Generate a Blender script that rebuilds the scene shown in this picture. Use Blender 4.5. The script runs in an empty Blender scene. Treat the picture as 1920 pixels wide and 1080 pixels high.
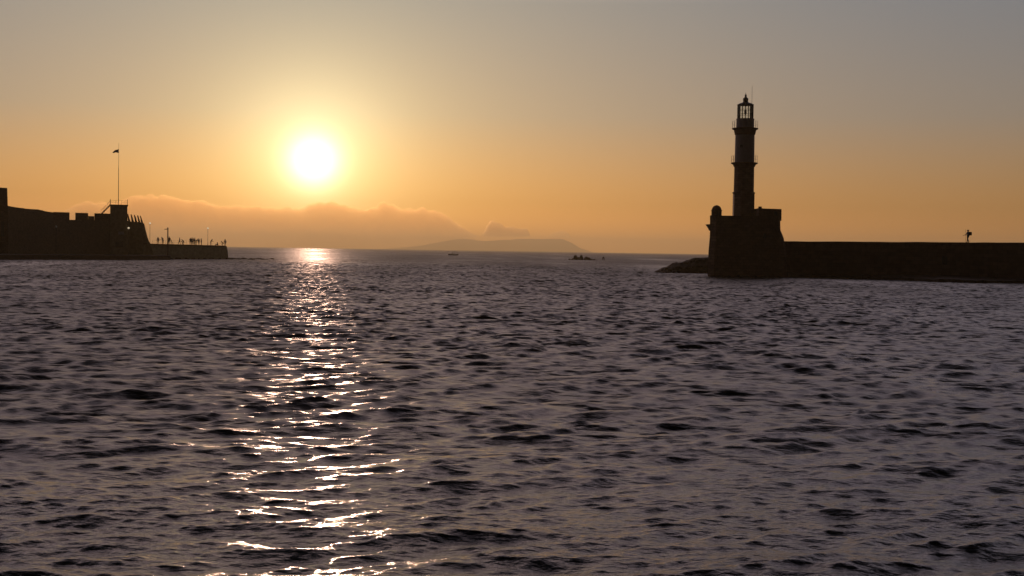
import bpy, bmesh, math, random
import numpy as np
from mathutils import Vector, Matrix, Euler, noise

C = bpy.context.scene
COL = C.collection
R = math.radians
rnd = random.Random(7)

# ------------------------------------------------------------------ camera
CAM_H = 3.5
F = 2400.0                                    # focal length in pixels of a 1920 wide frame
cam = bpy.data.cameras.new('camera')
camo = bpy.data.objects.new('camera', cam)
COL.objects.link(camo)
C.camera = camo
cam.sensor_width = 36.0
cam.lens = F / 1920 * 36.0
cam.clip_start = 0.1
cam.clip_end = 200000.0
CM = Matrix.Rotation(R(90 - 1.66), 4, 'X') @ Matrix.Rotation(R(0.891), 4, 'Z')
camo.matrix_world = Matrix.Translation((0, 0, CAM_H)) @ CM


def ray(px, py):
    d = Vector(((px - 960) / F, -(py - 540) / F, -1.0))
    return (CM.to_3x3() @ d).normalized()


def at(px, py, Y):
    """world point seen at photo pixel px,py on the vertical plane at distance Y"""
    d = ray(px, py)
    return Vector((0, 0, CAM_H)) + d * (Y / d.y)


def water_Y(px, py):
    d = ray(px, py)
    return -CAM_H / d.z * d.y


# ------------------------------------------------------------------ light: low sun and evening sky
SUN = ray(588, 303)
sun_el = math.asin(SUN.z)
sun_az = math.atan2(SUN.x, SUN.y)
SUN_EXACT = SUN.copy()

W = bpy.data.worlds.new("World")
C.world = W
W.use_nodes = True
nt = W.node_tree
for n in list(nt.nodes):
    nt.nodes.remove(n)


def N(tree, typ, **kw):
    n = tree.nodes.new(typ)
    for k, v in kw.items():
        setattr(n, k, v)
    return n


def L(tree, a, b):
    tree.links.new(a, b)


def mth(tree, op, a, b=None, c=None, clamp=False):
    n = N(tree, 'ShaderNodeMath', operation=op)
    n.use_clamp = clamp
    for i, v in enumerate((a, b, c)):
        if v is None:
            continue
        if isinstance(v, (int, float)):
            n.inputs[i].default_value = v
        else:
            L(tree, v, n.inputs[i])
    return n.outputs[0]


def vop(tree, op, a, b):
    n = N(tree, 'ShaderNodeVectorMath', operation=op)
    for i, v in enumerate((a, b)):
        if v is None:
            continue
        if isinstance(v, (tuple, Vector)):
            n.inputs[i].default_value = tuple(v)
        elif isinstance(v, float):
            n.inputs['Scale'].default_value = v
        else:
            if op == 'SCALE' and i == 1:
                L(tree, v, n.inputs['Scale'])
            else:
                L(tree, v, n.inputs[i])
    return n.outputs['Value'] if op in ('DOT_PRODUCT', 'LENGTH') else n.outputs[0]


def ramp(tree, fac, stops, interp='LINEAR'):
    n = N(tree, 'ShaderNodeValToRGB')
    cr = n.color_ramp
    cr.interpolation = interp
    while len(cr.elements) < len(stops):
        cr.elements.new(0.5)
    for e, (p, c) in zip(cr.elements, stops):
        e.position = p
        e.color = (*c, 1)
    L(tree, fac, n.inputs[0])
    return n.outputs[0]


sky = N(nt, 'ShaderNodeTexSky', sky_type='NISHITA')
sky.sun_disc = False
sky.sun_elevation = sun_el
sky.sun_rotation = sun_az
sky.air_density = 1.0
sky.dust_density = 2.0
tc = N(nt, 'ShaderNodeTexCoord')
dirn = vop(nt, 'NORMALIZE', tc.outputs['Generated'], None)
sc_ = vop(nt, 'SCALE', sky.outputs[0], 0.1)
gm = N(nt, 'ShaderNodeGamma')
L(nt, sc_, gm.inputs[0])
gm.inputs[1].default_value = 0.42
sep = N(nt, 'ShaderNodeSeparateXYZ')
L(nt, dirn, sep.inputs[0])
elev = mth(nt, 'MULTIPLY', mth(nt, 'ARCSINE', sep.outputs[2]), 2 / math.pi)       # 0 horizon .. 1 zenith
E_ = lambda deg: deg / 90.0
tint = ramp(nt, elev, [(0.0, (.92, .48, .20)), (E_(2), (.50, .31, .17)), (E_(6), (.33, .315, .35)),
                       (E_(11), (.285, .32, .40)), (E_(15), (1.12, .94, 1.14)), (E_(25), (1.22, 1.0, 1.2)), (E_(36), (.42, .35, .42)), (E_(55), (.08, .07, .08))])
base = vop(nt, 'MULTIPLY', gm.outputs[0], tint)
# the half of the sky away from the sun is much darker at this hour
flat = vop(nt, 'DOT_PRODUCT', dirn, (math.sin(sun_az), math.cos(sun_az), 0.0))
dimr = N(nt, 'ShaderNodeMapRange', interpolation_type='SMOOTHSTEP')
L(nt, flat, dimr.inputs[0])
dimr.inputs[1].default_value = -0.1
dimr.inputs[2].default_value = 0.8
dimr.inputs[3].default_value = 0.05
dimr.inputs[4].default_value = 1.0
base = vop(nt, 'SCALE', base, dimr.outputs[0])
# aureole round the sun
ct = vop(nt, 'DOT_PRODUCT', dirn, tuple(SUN))
th = mth(nt, 'MULTIPLY', mth(nt, 'ARCCOSINE', mth(nt, 'MINIMUM', ct, 1.0)), 180 / math.pi)
g1 = mth(nt, 'EXPONENT', mth(nt, 'MULTIPLY', mth(nt, 'POWER', mth(nt, 'DIVIDE', th, 1.0), 2.0), -1.0))
g2 = mth(nt, 'EXPONENT', mth(nt, 'DIVIDE', th, -2.0))
a1 = vop(nt, 'SCALE', (1.3, 1.3, 1.3), g1)
a2 = vop(nt, 'SCALE', (1.5, 1.42, .86), g2)
g3 = mth(nt, 'EXPONENT', mth(nt, 'DIVIDE', th, -5.0))
a3 = vop(nt, 'SCALE', (0.52, 0.31, 0.0), mth(nt, 'MULTIPLY', g3, mth(nt, 'SUBTRACT', 1.25, mth(nt, 'MULTIPLY', elev, 8.0), clamp=True)))
tot = vop(nt, 'ADD', vop(nt, 'ADD', base, a1), vop(nt, 'ADD', a2, a3))
bg = N(nt, 'ShaderNodeBackground')
bg.inputs[1].default_value = 1.0
L(nt, tot, bg.inputs[0])
wo = N(nt, 'ShaderNodeOutputWorld')
L(nt, bg.outputs[0], wo.inputs[0])

sl = bpy.data.lights.new('sun', 'SUN')
sl.energy = 0.7
sl.angle = R(0.53)
sl.color = (1.0, 0.58, 0.40)
so = bpy.data.objects.new('sun', sl)
COL.objects.link(so)
so.rotation_euler = SUN.to_track_quat('Z', 'Y').to_euler()
so.location = (0, 0, 50)

C.view_settings.view_transform = 'Standard'
C.view_settings.look = 'None'
C.view_settings.exposure = 0.0
C.view_settings.gamma = 1.0
C.render.engine = 'CYCLES'
C.cycles.max_bounces = 5
C.cycles.glossy_bounces = 3
C.cycles.diffuse_bounces = 2
C.cycles.volume_bounces = 2
C.cycles.transparent_max_bounces = 8
C.cycles.use_denoising = True
C.cycles.denoiser = 'OPENIMAGEDENOISE'
C.cycles.denoising_input_passes = 'RGB_ALBEDO_NORMAL'
C.cycles.sample_clamp_indirect = 4.0


# ------------------------------------------------------------------ materials
def mat(name, col, rough=0.8, var=0.25, scale=3.0, bump=0.3, brick=None, metallic=0.0, spec=0.3, streak=False):
    m = bpy.data.materials.new(name)
    m.use_nodes = True
    t = m.node_tree
    b = t.nodes['Principled BSDF']
    b.inputs['Roughness'].default_value = rough
    b.inputs['Metallic'].default_value = metallic
    b.inputs['Specular IOR Level'].default_value = spec
    g = N(t, 'ShaderNodeNewGeometry')
    n1 = N(t, 'ShaderNodeTexNoise')
    n1.inputs['Scale'].default_value = scale
    n1.inputs['Detail'].default_value = 6
    L(t, g.outputs['Position'], n1.inputs['Vector'])
    lo = tuple(c * (1 - var) for c in col)
    hi = tuple(min(1, c * (1 + var)) for c in col)
    cr = ramp(t, n1.outputs['Fac'], [(0.3, lo), (0.7, hi)])
    h = n1.outputs['Fac']
    if brick:
        mp = N(t, 'ShaderNodeMapping')
        mp.inputs['Rotation'].default_value = (R(90), 0, 0)
        L(t, g.outputs['Position'], mp.inputs[0])
        bt = N(t, 'ShaderNodeTexBrick')
        bt.inputs['Scale'].default_value = 1.0
        bt.inputs['Brick Width'].default_value = brick[0]
        bt.inputs['Row Height'].default_value = brick[1]
        bt.inputs['Mortar Size'].default_value = 0.02
        bt.inputs['Color1'].default_value = (1.1, 1.1, 1.1, 1)
        bt.inputs['Color2'].default_value = (0.75, 0.75, 0.75, 1)
        bt.inputs['Mortar'].default_value = (0.45, 0.45, 0.45, 1)
        L(t, mp.outputs[0], bt.inputs['Vector'])
        cr = vop(t, 'MULTIPLY', cr, bt.outputs['Color'])
        h = mth(t, 'SUBTRACT', h, mth(t, 'MULTIPLY', bt.outputs['Fac'], 0.6))
    L(t, cr, b.inputs['Base Color'])
    if bump:
        bp = N(t, 'ShaderNodeBump')
        bp.inputs['Strength'].default_value = bump
        bp.inputs['Distance'].default_value = 0.1
        L(t, h, bp.inputs['Height'])
        L(t, bp.outputs[0], b.inputs['Normal'])
    return m


M = dict(
    stone=mat('limestone_blocks', (.20, .112, .07), brick=(.9, .45)),
    mole=mat('breakwater_masonry', (.18, .10, .062), brick=(1.2, .6), scale=1.2),
    plaster=mat('ochre_plaster', (.34, .28, .16), scale=1.5, bump=.15),
    rubble=mat('rubble_stone', (.2, .14, .09), scale=2.5, bump=.6),
    rock=mat('wet_rock', (.075, .05, .04), rough=.9, scale=1.5, bump=.8, spec=.1),
    shaft=mat('lighthouse_stone', (.22, .125, .08), brick=(.7, .35), scale=2.0),
    paint=mat('drum_white_paint', (.34, .28, .27), scale=2, bump=.1, var=.15),
    iron=mat('dark_painted_iron', (.05, .05, .05), rough=.5, bump=.05, metallic=.3),
    metal=mat('galvanised_metal', (.3, .3, .3), rough=.45, bump=.05, metallic=.7),
    wood=mat('weathered_wood', (.12, .08, .05), rough=.8),
    door=mat('door_paint', (.10, .09, .06), rough=.6, bump=.1),
    hull=mat('boat_gelcoat', (.35, .35, .36), rough=.3, bump=.0, var=.08),
    skin=mat('skin', (.35, .2, .14), rough=.5, bump=0, var=.05),
    cloth_a=mat('dark_blue_cloth', (.04, .05, .09), bump=.1, rough=.9),
    cloth_b=mat('grey_cloth', (.12, .11, .11), bump=.1, rough=.9),
    cloth_c=mat('red_brown_cloth', (.14, .05, .04), bump=.1, rough=.9),
    hair=mat('dark_hair', (.03, .02, .015), rough=.6, bump=.2),
    flag=mat('flag_cloth', (.05, .09, .25), rough=.9, bump=.05),
    plaque=mat('pale_plaque', (.45, .43, .4), rough=.6, bump=.05),
    hill=mat('scrubby_hillside', (.10, .085, .06), rough=1, scale=.004, bump=0),
)

gl = bpy.data.materials.new('lantern_glass')
gl.use_nodes = True
t = gl.node_tree
t.nodes.remove(t.nodes['Principled BSDF'])
tr = N(t, 'ShaderNodeBsdfTransparent')
tr.inputs[0].default_value = (.93, .94, .92, 1)
gy = N(t, 'ShaderNodeBsdfGlossy')
gy.inputs['Roughness'].default_value = .03
fr = N(t, 'ShaderNodeFresnel')
ms = N(t, 'ShaderNodeMixShader')
L(t, fr.outputs[0], ms.inputs[0])
L(t, tr.outputs[0], ms.inputs[1])
L(t, gy.outputs[0], ms.inputs[2])
L(t, ms.outputs[0], t.nodes['Material Output'].inputs[0])
M['glass'] = gl

op = bpy.data.materials.new('opal_globe')
op.use_nodes = True
t = op.node_tree
t.nodes.remove(t.nodes['Principled BSDF'])
tl = N(t, 'ShaderNodeBsdfTranslucent')
tl.inputs[0].default_value = (.9, .88, .82, 1)
df = N(t, 'ShaderNodeBsdfDiffuse')
df.inputs[0].default_value = (.85, .83, .78, 1)
ms = N(t, 'ShaderNodeMixShader')
ms.inputs[0].default_value = .3
L(t, tl.outputs[0], ms.inputs[1])
L(t, df.outputs[0], ms.inputs[2])
em = N(t, 'ShaderNodeEmission')
em.inputs[0].default_value = (1.0, .80, .55, 1)
em.inputs[1].default_value = .3
ad = N(t, 'ShaderNodeAddShader')
L(t, ms.outputs[0], ad.inputs[0])
L(t, em.outputs[0], ad.inputs[1])
L(t, ad.outputs[0], t.nodes['Material Output'].inputs[0])
M['opal'] = op


# ------------------------------------------------------------------ mesh helpers
class MB:
    def __init__(s):
        s.v, s.f = [], []

    def add(s, vs, fs):
        o = len(s.v)
        s.v += [tuple(v) for v in vs]
        s.f += [tuple(i + o for i in f) for f in fs]
        return s

    def box(s, x0, x1, y0, y1, z0, z1):
        vs = [(x0, y0, z0), (x1, y0, z0), (x1, y1, z0), (x0, y1, z0), (x0, y0, z1), (x1, y0, z1), (x1, y1, z1), (x0, y1, z1)]
        return s.add(vs, [(0, 3, 2, 1), (4, 5, 6, 7), (0, 1, 5, 4), (1, 2, 6, 5), (2, 3, 7, 6), (3, 0, 4, 7)])

    def prism(s, pts, a, b):
        """closed outline pts (front ring a, back ring b given as functions of a point)"""
        n = len(pts)
        vs = [a(p) for p in pts] + [b(p) for p in pts]
        fs = [tuple(range(n)), tuple(range(2 * n - 1, n - 1, -1))]
        fs += [(i, i + n, (i + 1) % n + n, (i + 1) % n) for i in range(n)]
        return s.add(vs, fs)

    def lathe(s, prof, seg=24, c=(0, 0, 0), rot=0.0):
        vs, fs = [], []
        for r, z in prof:
            for i in range(seg):
                a = 2 * math.pi * i / seg + rot
                vs.append((c[0] + r * math.cos(a), c[1] + r * math.sin(a), c[2] + z))
        m = len(prof)
        for j in range(m - 1):
            for i in range(seg):
                k = (i + 1) % seg
                fs.append((j * seg + i, j * seg + k, (j + 1) * seg + k, (j + 1) * seg + i))
        fs.append(tuple(range(seg - 1, -1, -1)))
        fs.append(tuple((m - 1) * seg + i for i in range(seg)))
        return s.add(vs, fs)

    def tube(s, p, q, r, r2=None, seg=8):
        p, q = Vector(p), Vector(q)
        r2 = r if r2 is None else r2
        d = (q - p).normalized()
        u = d.orthogonal().normalized()
        w = d.cross(u)
        vs = []
        for c, rr in ((p, r), (q, r2)):
            for i in range(seg):
                a = 2 * math.pi * i / seg
                vs.append(c + u * (rr * math.cos(a)) + w * (rr * math.sin(a)))
        fs = [(i, (i + 1) % seg, (i + 1) % seg + seg, i + seg) for i in range(seg)]
        fs += [tuple(range(seg - 1, -1, -1)), tuple(range(seg, 2 * seg))]
        return s.add(vs, fs)

    def build(s, name, m, parent=None, bevel=0, smooth=False):
        me = bpy.data.meshes.new(name)
        me.from_pydata(s.v, [], s.f)
        bm = bmesh.new()
        bm.from_mesh(me)
        bmesh.ops.recalc_face_normals(bm, faces=bm.faces)
        if bevel:
            bmesh.ops.bevel(bm, geom=list(bm.edges), offset=bevel, segments=1, affect='EDGES')
        bm.to_mesh(me)
        bm.free()
        me.materials.append(m)
        if smooth:
            me.polygons.foreach_set('use_smooth', [True] * len(me.polygons))
        o = bpy.data.objects.new(name, me)
        COL.objects.link(o)
        if parent:
            o.parent = parent
            o.matrix_parent_inverse = Matrix.Translation(-parent.location)
        return o


def tag(o, label=None, cat=None, group=None, kind=None):
    if label: o['label'] = label
    if cat: o['category'] = cat
    if group: o['group'] = group
    if kind: o['kind'] = kind
    return o


def thing(name, label, cat, loc=(0, 0, 0), group=None):
    o = bpy.data.objects.new(name, None)
    o.empty_display_size = .5
    o.location = loc
    COL.objects.link(o)
    return tag(o, label, cat, group)


def fbm(p, o=4, s=1.0):
    a, v, f = 1.0, 0.0, s
    for _ in range(o):
        v += a * noise.noise(Vector(p) * f)
        a *= .5
        f *= 2.03
    return v


# ------------------------------------------------------------------ the sea
def build_sea():
    rg = np.random.default_rng(23)
    rs = [1.0]
    while rs[-1] < 8: rs.append(rs[-1] * 1.05)
    while rs[-1] < 14000:
        r = rs[-1]
        if r < 280: st = min(max(.55 * r * r / (3.5 * 1280), .035), .12 + max(0, r - 110) * .0009)
        else: st = .27 + (r - 280) * .013
        rs.append(r + st)
    rs = np.array(rs)
    ph = np.concatenate([np.arange(-32, 32.001, .06), np.arange(35, 327, 3.0)]) * math.pi / 180
    nr, npH = len(rs), len(ph)
    step = np.gradient(rs)
    X0 = (rs[:, None] * np.sin(ph)[None, :])
    Y0 = (rs[:, None] * np.cos(ph)[None, :])
    colstep = np.where(np.abs(ph) < R(32.5), R(.06), R(3.0))
    spacing = np.maximum(step[:, None], rs[:, None] * colstep[None, :])
    dx = np.zeros_like(X0); dy = np.zeros_like(X0); dz = np.zeros_like(X0)
    lost = np.zeros_like(X0)
    # gusty patches: short waves are stronger in some places than in others
    gust = np.zeros_like(X0)
    for _ in range(14):
        lam = rg.uniform(9, 60); a = rg.uniform(0, math.pi * 2)
        k = 2 * math.pi / lam
        gust += np.sin(k * (X0 * math.cos(a) * .55 + Y0 * math.sin(a)) + rg.uniform(0, 6.28))
    gust = np.clip(1.06 + .055 * gust, .8, 1.35)
    NW = 210
    lams = np.exp(np.linspace(math.log(.11), math.log(9), NW)) * rg.uniform(.95, 1.05, NW)
    # share of slope variance by wavelength
    wgt = 1 / (1 + (.13 / lams) ** 3) / (1 + (lams / 1.55) ** 4) * lams ** -.25 + .05 * np.exp(-((np.log(lams) - math.log(5.0)) / .4) ** 2 / 2)
    SIG2 = .255 ** 2
    s2 = wgt / wgt.sum() * SIG2
    for lam, v in zip(lams, s2):
        k = 2 * math.pi / lam
        # main wind sea coming in, and a weaker train reflected off the harbour side
        a = R(-86 + rg.normal(0, 24)) if rg.random() < .72 else R(-52 + rg.normal(0, 13))
        cx, cy = math.cos(a), math.sin(a)
        slope = math.sqrt(2 * v)
        amp = slope / k
        wt = np.clip((lam / spacing - 2.0) / 1.5, 0, 1)
        lost += v * (1 - wt ** 2)
        if lam < 2.8: wt = wt * gust
        p = k * (X0 * cx + Y0 * cy) + rg.uniform(0, 6.28)
        sn = np.sin(p) * (amp * wt); cs = np.cos(p) * (amp * wt)
        dz += cs
        q = .9
        dx -= q * cx * sn; dy -= q * cy * sn
    X, Y, Z = X0 + dx, Y0 + dy, dz
    co = np.stack([X, Y, Z], -1).reshape(-1, 3)
    # middle point
    co = np.vstack([co, [[0, 0, 0]]]).astype(np.float32)
    i = np.arange(nr - 1)[:, None]; j = np.arange(npH)[None, :]; j2 = (j + 1) % npH
    q = np.stack([i * npH + j, i * npH + j2, (i + 1) * npH + j2, (i + 1) * npH + j], -1).reshape(-1, 4)[:, ::-1]
    cen = nr * npH
    tris = np.stack([np.full(npH, cen), (np.arange(npH) + 1) % npH, np.arange(npH)], -1)
    me = bpy.data.meshes.new('sea')
    me.vertices.add(len(co)); me.vertices.foreach_set('co', co.ravel())
    loops = np.concatenate([q.ravel(), tris.ravel()]).astype(np.int32)
    me.loops.add(len(loops)); me.loops.foreach_set('vertex_index', loops)
    starts = np.concatenate([np.arange(len(q)) * 4, len(q) * 4 + np.arange(len(tris)) * 3]).astype(np.int32)
    me.polygons.add(len(starts)); me.polygons.foreach_set('loop_start', starts)
    me.polygons.foreach_set('use_smooth', np.ones(len(starts), dtype=bool))
    me.update(calc_edges=True)
    at_ = me.attributes.new('lost_slope', 'FLOAT', 'POINT')
    at_.data.foreach_set('value', np.append(lost.reshape(-1), 0.0).astype(np.float32))
    m = bpy.data.materials.new('sea_water')
    m.use_nodes = True
    t = m.node_tree
    b = t.nodes['Principled BSDF']
    b.inputs['Base Color'].default_value = (.006, .008, .010, 1)
    b.inputs['IOR'].default_value = 1.333
    b.inputs['Specular IOR Level'].default_value = .5
    an = N(t, 'ShaderNodeAttribute', attribute_name='lost_slope')
    # microfacet width from the slope variance of the ripples that are too small for the mesh
    al2 = mth(t, 'MULTIPLY', an.outputs['Fac'], mth(t, 'MULTIPLY_ADD', an.outputs['Fac'], 7.0, .14))
    # gusts ruffle some stretches of water more than others
    gp = N(t, 'ShaderNodeNewGeometry')
    mpg = N(t, 'ShaderNodeMapping')
    mpg.inputs['Scale'].default_value = (.03, .005, .01)
    L(t, gp.outputs['Position'], mpg.inputs[0])
    ng = N(t, 'ShaderNodeTexNoise')
    ng.inputs['Scale'].default_value = 1.0
    ng.inputs['Detail'].default_value = 5.0
    ng.inputs['Roughness'].default_value = .65
    L(t, mpg.outputs[0], ng.inputs['Vector'])
    gf = N(t, 'ShaderNodeMapRange')
    L(t, ng.outputs['Fac'], gf.inputs[0])
    gf.inputs[1].default_value = .35
    gf.inputs[2].default_value = .65
    gf.inputs[3].default_value = .3
    gf.inputs[4].default_value = 2.4
    al2 = mth(t, 'ADD', mth(t, 'MULTIPLY', al2, gf.outputs[0]), .0003)
    rough = mth(t, 'POWER', al2, .25)
    L(t, rough, b.inputs['Roughness'])
    # crests lie mostly across the wind, so facets spread more along it
    tg = N(t, 'ShaderNodeCombineXYZ')
    tg.inputs[1].default_value = 1.0
    L(t, tg.outputs[0], b.inputs['Tangent'])
    b.inputs['Anisotropic'].default_value = .3
    g = N(t, 'ShaderNodeNewGeometry')
    mp = N(t, 'ShaderNodeMapping')
    mp.inputs['Scale'].default_value = (.7, 1.3, 1)
    # slopes of the unresolved chop, as a slope field of its own
    sf = None
    for sc, sd in ((1.1, 0.0), (2.9, 7.3)):
        n2 = N(t, 'ShaderNodeTexNoise')
        n2.inputs['Scale'].default_value = sc
        n2.inputs['Detail'].default_value = 2.0
        m2 = N(t, 'ShaderNodeMapping')
        m2.inputs['Scale'].default_value = (.75, 1.6, 1)
        m2.inputs['Location'].default_value = (sd, sd, sd)
        L(t, g.outputs['Position'], m2.inputs[0])
        L(t, m2.outputs[0], n2.inputs['Vector'])
        v2 = vop(t, 'SUBTRACT', n2.outputs['Color'], (.5, .5, .5))
        sf = v2 if sf is None else vop(t, 'ADD', sf, v2)
    sf = vop(t, 'MULTIPLY', sf, (5.0, 8.0, 0.0))
    sf = vop(t, 'SCALE', sf, mth(t, 'SQRT', an.outputs['Fac']))
    L(t, g.outputs['Position'], mp.inputs[0])
    n1 = N(t, 'ShaderNodeTexNoise')
    n1.inputs['Scale'].default_value = 8.0
    n1.inputs['Detail'].default_value = 4.0
    n1.inputs['Roughness'].default_value = .55
    L(t, mp.outputs[0], n1.inputs['Vector'])
    bp = N(t, 'ShaderNodeBump')
    bp.inputs['Strength'].default_value = 1.0
    bp.inputs['Distance'].default_value = .032
    L(t, n1.outputs['Fac'], bp.inputs['Height'])
    nn = vop(t, 'NORMALIZE', vop(t, 'ADD', bp.outputs[0], sf), None)
    L(t, nn, b.inputs['Normal'])
    me.materials.append(m)
    o = bpy.data.objects.new('sea', me)
    COL.objects.link(o)
    return tag(o, kind='structure')


build_sea()


# ------------------------------------------------------------------ far headland and clouds
def interp(pts, x):
    if x <= pts[0][0]: return pts[0][1]
    for (a, b), (c, d) in zip(pts, pts[1:]):
        if x <= c: return b + (d - b) * (x - a) / (c - a)
    return pts[-1][1]


def headland():
    Yc, dep = 20000.0, 2200.0
    prof = [(600, 472), (720, 468), (790, 461), (835, 453), (858, 449), (880, 449), (905, 451.5), (930, 450.5), (960, 449), (1010, 449),
            (1040, 448), (1052, 447.5), (1066, 453), (1080, 463), (1092, 468), (1104, 473.5), (1115, 476)]
    nx, ny = 240, 26
    vs, fs = [], []
    for j in range(ny):
        v = j / (ny - 1) * 2 - 1
        for i in range(nx):
            px = 600 + 515 * i / (nx - 1)
            top = at(px, interp(prof, px), Yc)
            env = max(0.0, 1 - v * v) ** .6
            h = max(top.z, -5)
            z = -8 + (h + 8) * env + env * max(0, h) * .12 * fbm((top.x * .0016, v * 3, 0), 4)
            vs.append((top.x, Yc + v * dep, z))
    for j in range(ny - 1):
        for i in range(nx - 1):
            a = j * nx + i
            fs.append((a, a + 1, a + nx + 1, a + nx))
    o = MB().add(vs, fs).build('headland', M['hill'], smooth=True)
    tag(o, kind='structure')


headland()


def cloud(name, label, prof, bot, Yc, dep, dens, seed, res=3.0, lump=1.0, pw=.3, ragged=0.0):
    """closed lumpy body of droplets: puffed top following the bank's outline, flatter base"""
    x0, x1 = prof[0][0], prof[-1][0]
    nx = int((x1 - x0) / res) + 2
    ny = 40
    top, btm = [], []
    for j in range(ny):
        v = j / (ny - 1) * 2 - 1
        for i in range(nx):
            px = x0 + (x1 - x0) * i / (nx - 1)
            wx = at(px, 460, Yc).x
            zt = at(px, interp(prof, px), Yc).z
            zb = at(px, interp(bot, px), Yc).z
            H = max(zt - zb, 1)
            endf = min(1, (i / (nx - 1)) * 12, (1 - i / (nx - 1)) * 12) ** .5
            wob = .25 * fbm((wx * .0006, seed, 3.0), 3)
            env = max(0.0, 1 - abs(v + wob * (1 - abs(v))) ** 4) ** pw * endf
            nn = fbm((wx * .0016, v * dep * .0004 + seed * 7, seed), 5)
            cell = abs(noise.noise(Vector((wx * .0032, v * dep * .0006, seed)))) + .5 * abs(noise.noise(Vector((wx * .008, v * dep * .0012, seed)))) + .22 * abs(noise.noise(Vector((wx * .018, v * dep * .002, seed))))
            z = zb + H * env * .97 + env * lump * (H * .06 * nn + 170 * (.33 - cell))
            y = Yc + v * dep
            top.append((wx, y, max(z, zb)))
            btm.append((wx, y, zb - 1 - H * .04 * env - ragged * env * (1 + fbm((wx * .004, seed, v), 3))))
    vs = top + btm
    n = nx * ny
    fs = []
    for j in range(ny - 1):
        for i in range(nx - 1):
            a = j * nx + i
            fs.append((a, a + 1, a + nx + 1, a + nx))
            fs.append((a + n, a + nx + n, a + nx + 1 + n, a + 1 + n))
    for i in range(nx - 1):
        fs.append((i, i + n, i + 1 + n, i + 1))
        a = (ny - 1) * nx + i
        fs.append((a, a + 1, a + 1 + n, a + n))
    for j in range(ny - 1):
        a = j * nx
        fs.append((a, a + nx, a + nx + n, a + n))
        a = j * nx + nx - 1
        fs.append((a, a + n, a + nx + n, a + nx))
    m = bpy.data.materials.new(name + '_droplets')
    m.use_nodes = True
    t = m.node_tree
    t.nodes.remove(t.nodes['Principled BSDF'])
    pv = N(t, 'ShaderNodeVolumePrincipled')
    pv.inputs['Color'].default_value = (.97, .76, .36, 1)  # white cloud; orange of the reddened sunset light is put into its colour
    pv.inputs['Density'].default_value = dens
    pv.inputs['Anisotropy'].default_value = .81
    L(t, pv.outputs[0], t.nodes['Material Output'].inputs['Volume'])
    o = MB().add(vs, fs).build(name, m, smooth=True)
    return tag(o, label, 'cloud', 'clouds over the horizon')


bank = [(84, 392), (100, 385), (130, 377), (150, 376), (165, 375), (180, 379), (200, 381), (220, 377), (235, 372), (250, 366), (262, 362), (275, 361), (295, 363),
        (310, 366), (325, 371), (345, 370), (375, 375), (395, 381), (410, 386), (430, 385), (452, 383), (475, 387), (500, 388), (520, 392), (540, 390),
        (558, 394), (566, 388), (580, 381), (600, 377), (625, 376), (642, 378), (655, 386), (675, 389), (690, 387), (706, 390), (714, 376), (722, 378), (735, 383),
        (748, 391), (765, 390), (785, 388), (803, 391), (812, 394), (824, 399), (840, 404), (860, 412), (875, 420), (885, 428), (893, 436), (900, 441)]
cloud('cloud', 'long low cloud bank under the sun, stretching behind the fort', bank, [(84, 458), (560, 468), (700, 469), (800, 466), (850, 458), (878, 447), (900, 443)],
      31000, 520, 2.5e-3, 1.0, 2.2)
cloud('cloud', 'small ragged cloud to the right of the long bank, over the headland', [(903, 439), (910, 430), (918, 413), (926, 411), (936, 418), (948, 424), (965, 427), (980, 429), (988, 428), (994, 436)],
      [(903, 441), (994, 442)], 30500, 330, 4.5e-3, 5.0, 1.2, .6, .55, 22.0)
cloud('cloud', 'tiniest cloud, a faint puff above the tip of the headland', [(1028, 443), (1036, 437), (1048, 434), (1058, 434), (1066, 438), (1070, 444)],
      [(1028, 444), (1070, 446)], 30500, 250, 3.6e-3, 8.0, 1.2, .4, .55, 12.0)


# evening haze over the sea
def haze():
    m = bpy.data.materials.new('evening_haze')
    m.use_nodes = True
    t = m.node_tree
    t.nodes.remove(t.nodes['Principled BSDF'])
    pv = N(t, 'ShaderNodeVolumePrincipled')
    pv.inputs['Color'].default_value = (.99, .86, .50, 1)
    pv.inputs['Density'].default_value = 1.1e-4
    pv.inputs['Anisotropy'].default_value = .5
    L(t, pv.outputs[0], t.nodes['Material Output'].inputs['Volume'])
    o = MB().box(-15500, 15500, -15500, 23500, -12, 236).build('haze', m)
    tag(o, kind='stuff')


HAZE = True
if HAZE: haze()


# ------------------------------------------------------------------ right side: bastion, lighthouse, breakwater
def z_at(px, py, Y): return at(px, py, Y).z
def x_at(px, py, Y): return at(px, py, Y).x


YB = 197.0          # front of the bastion
YT = 203.0          # axis of the tower

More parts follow.
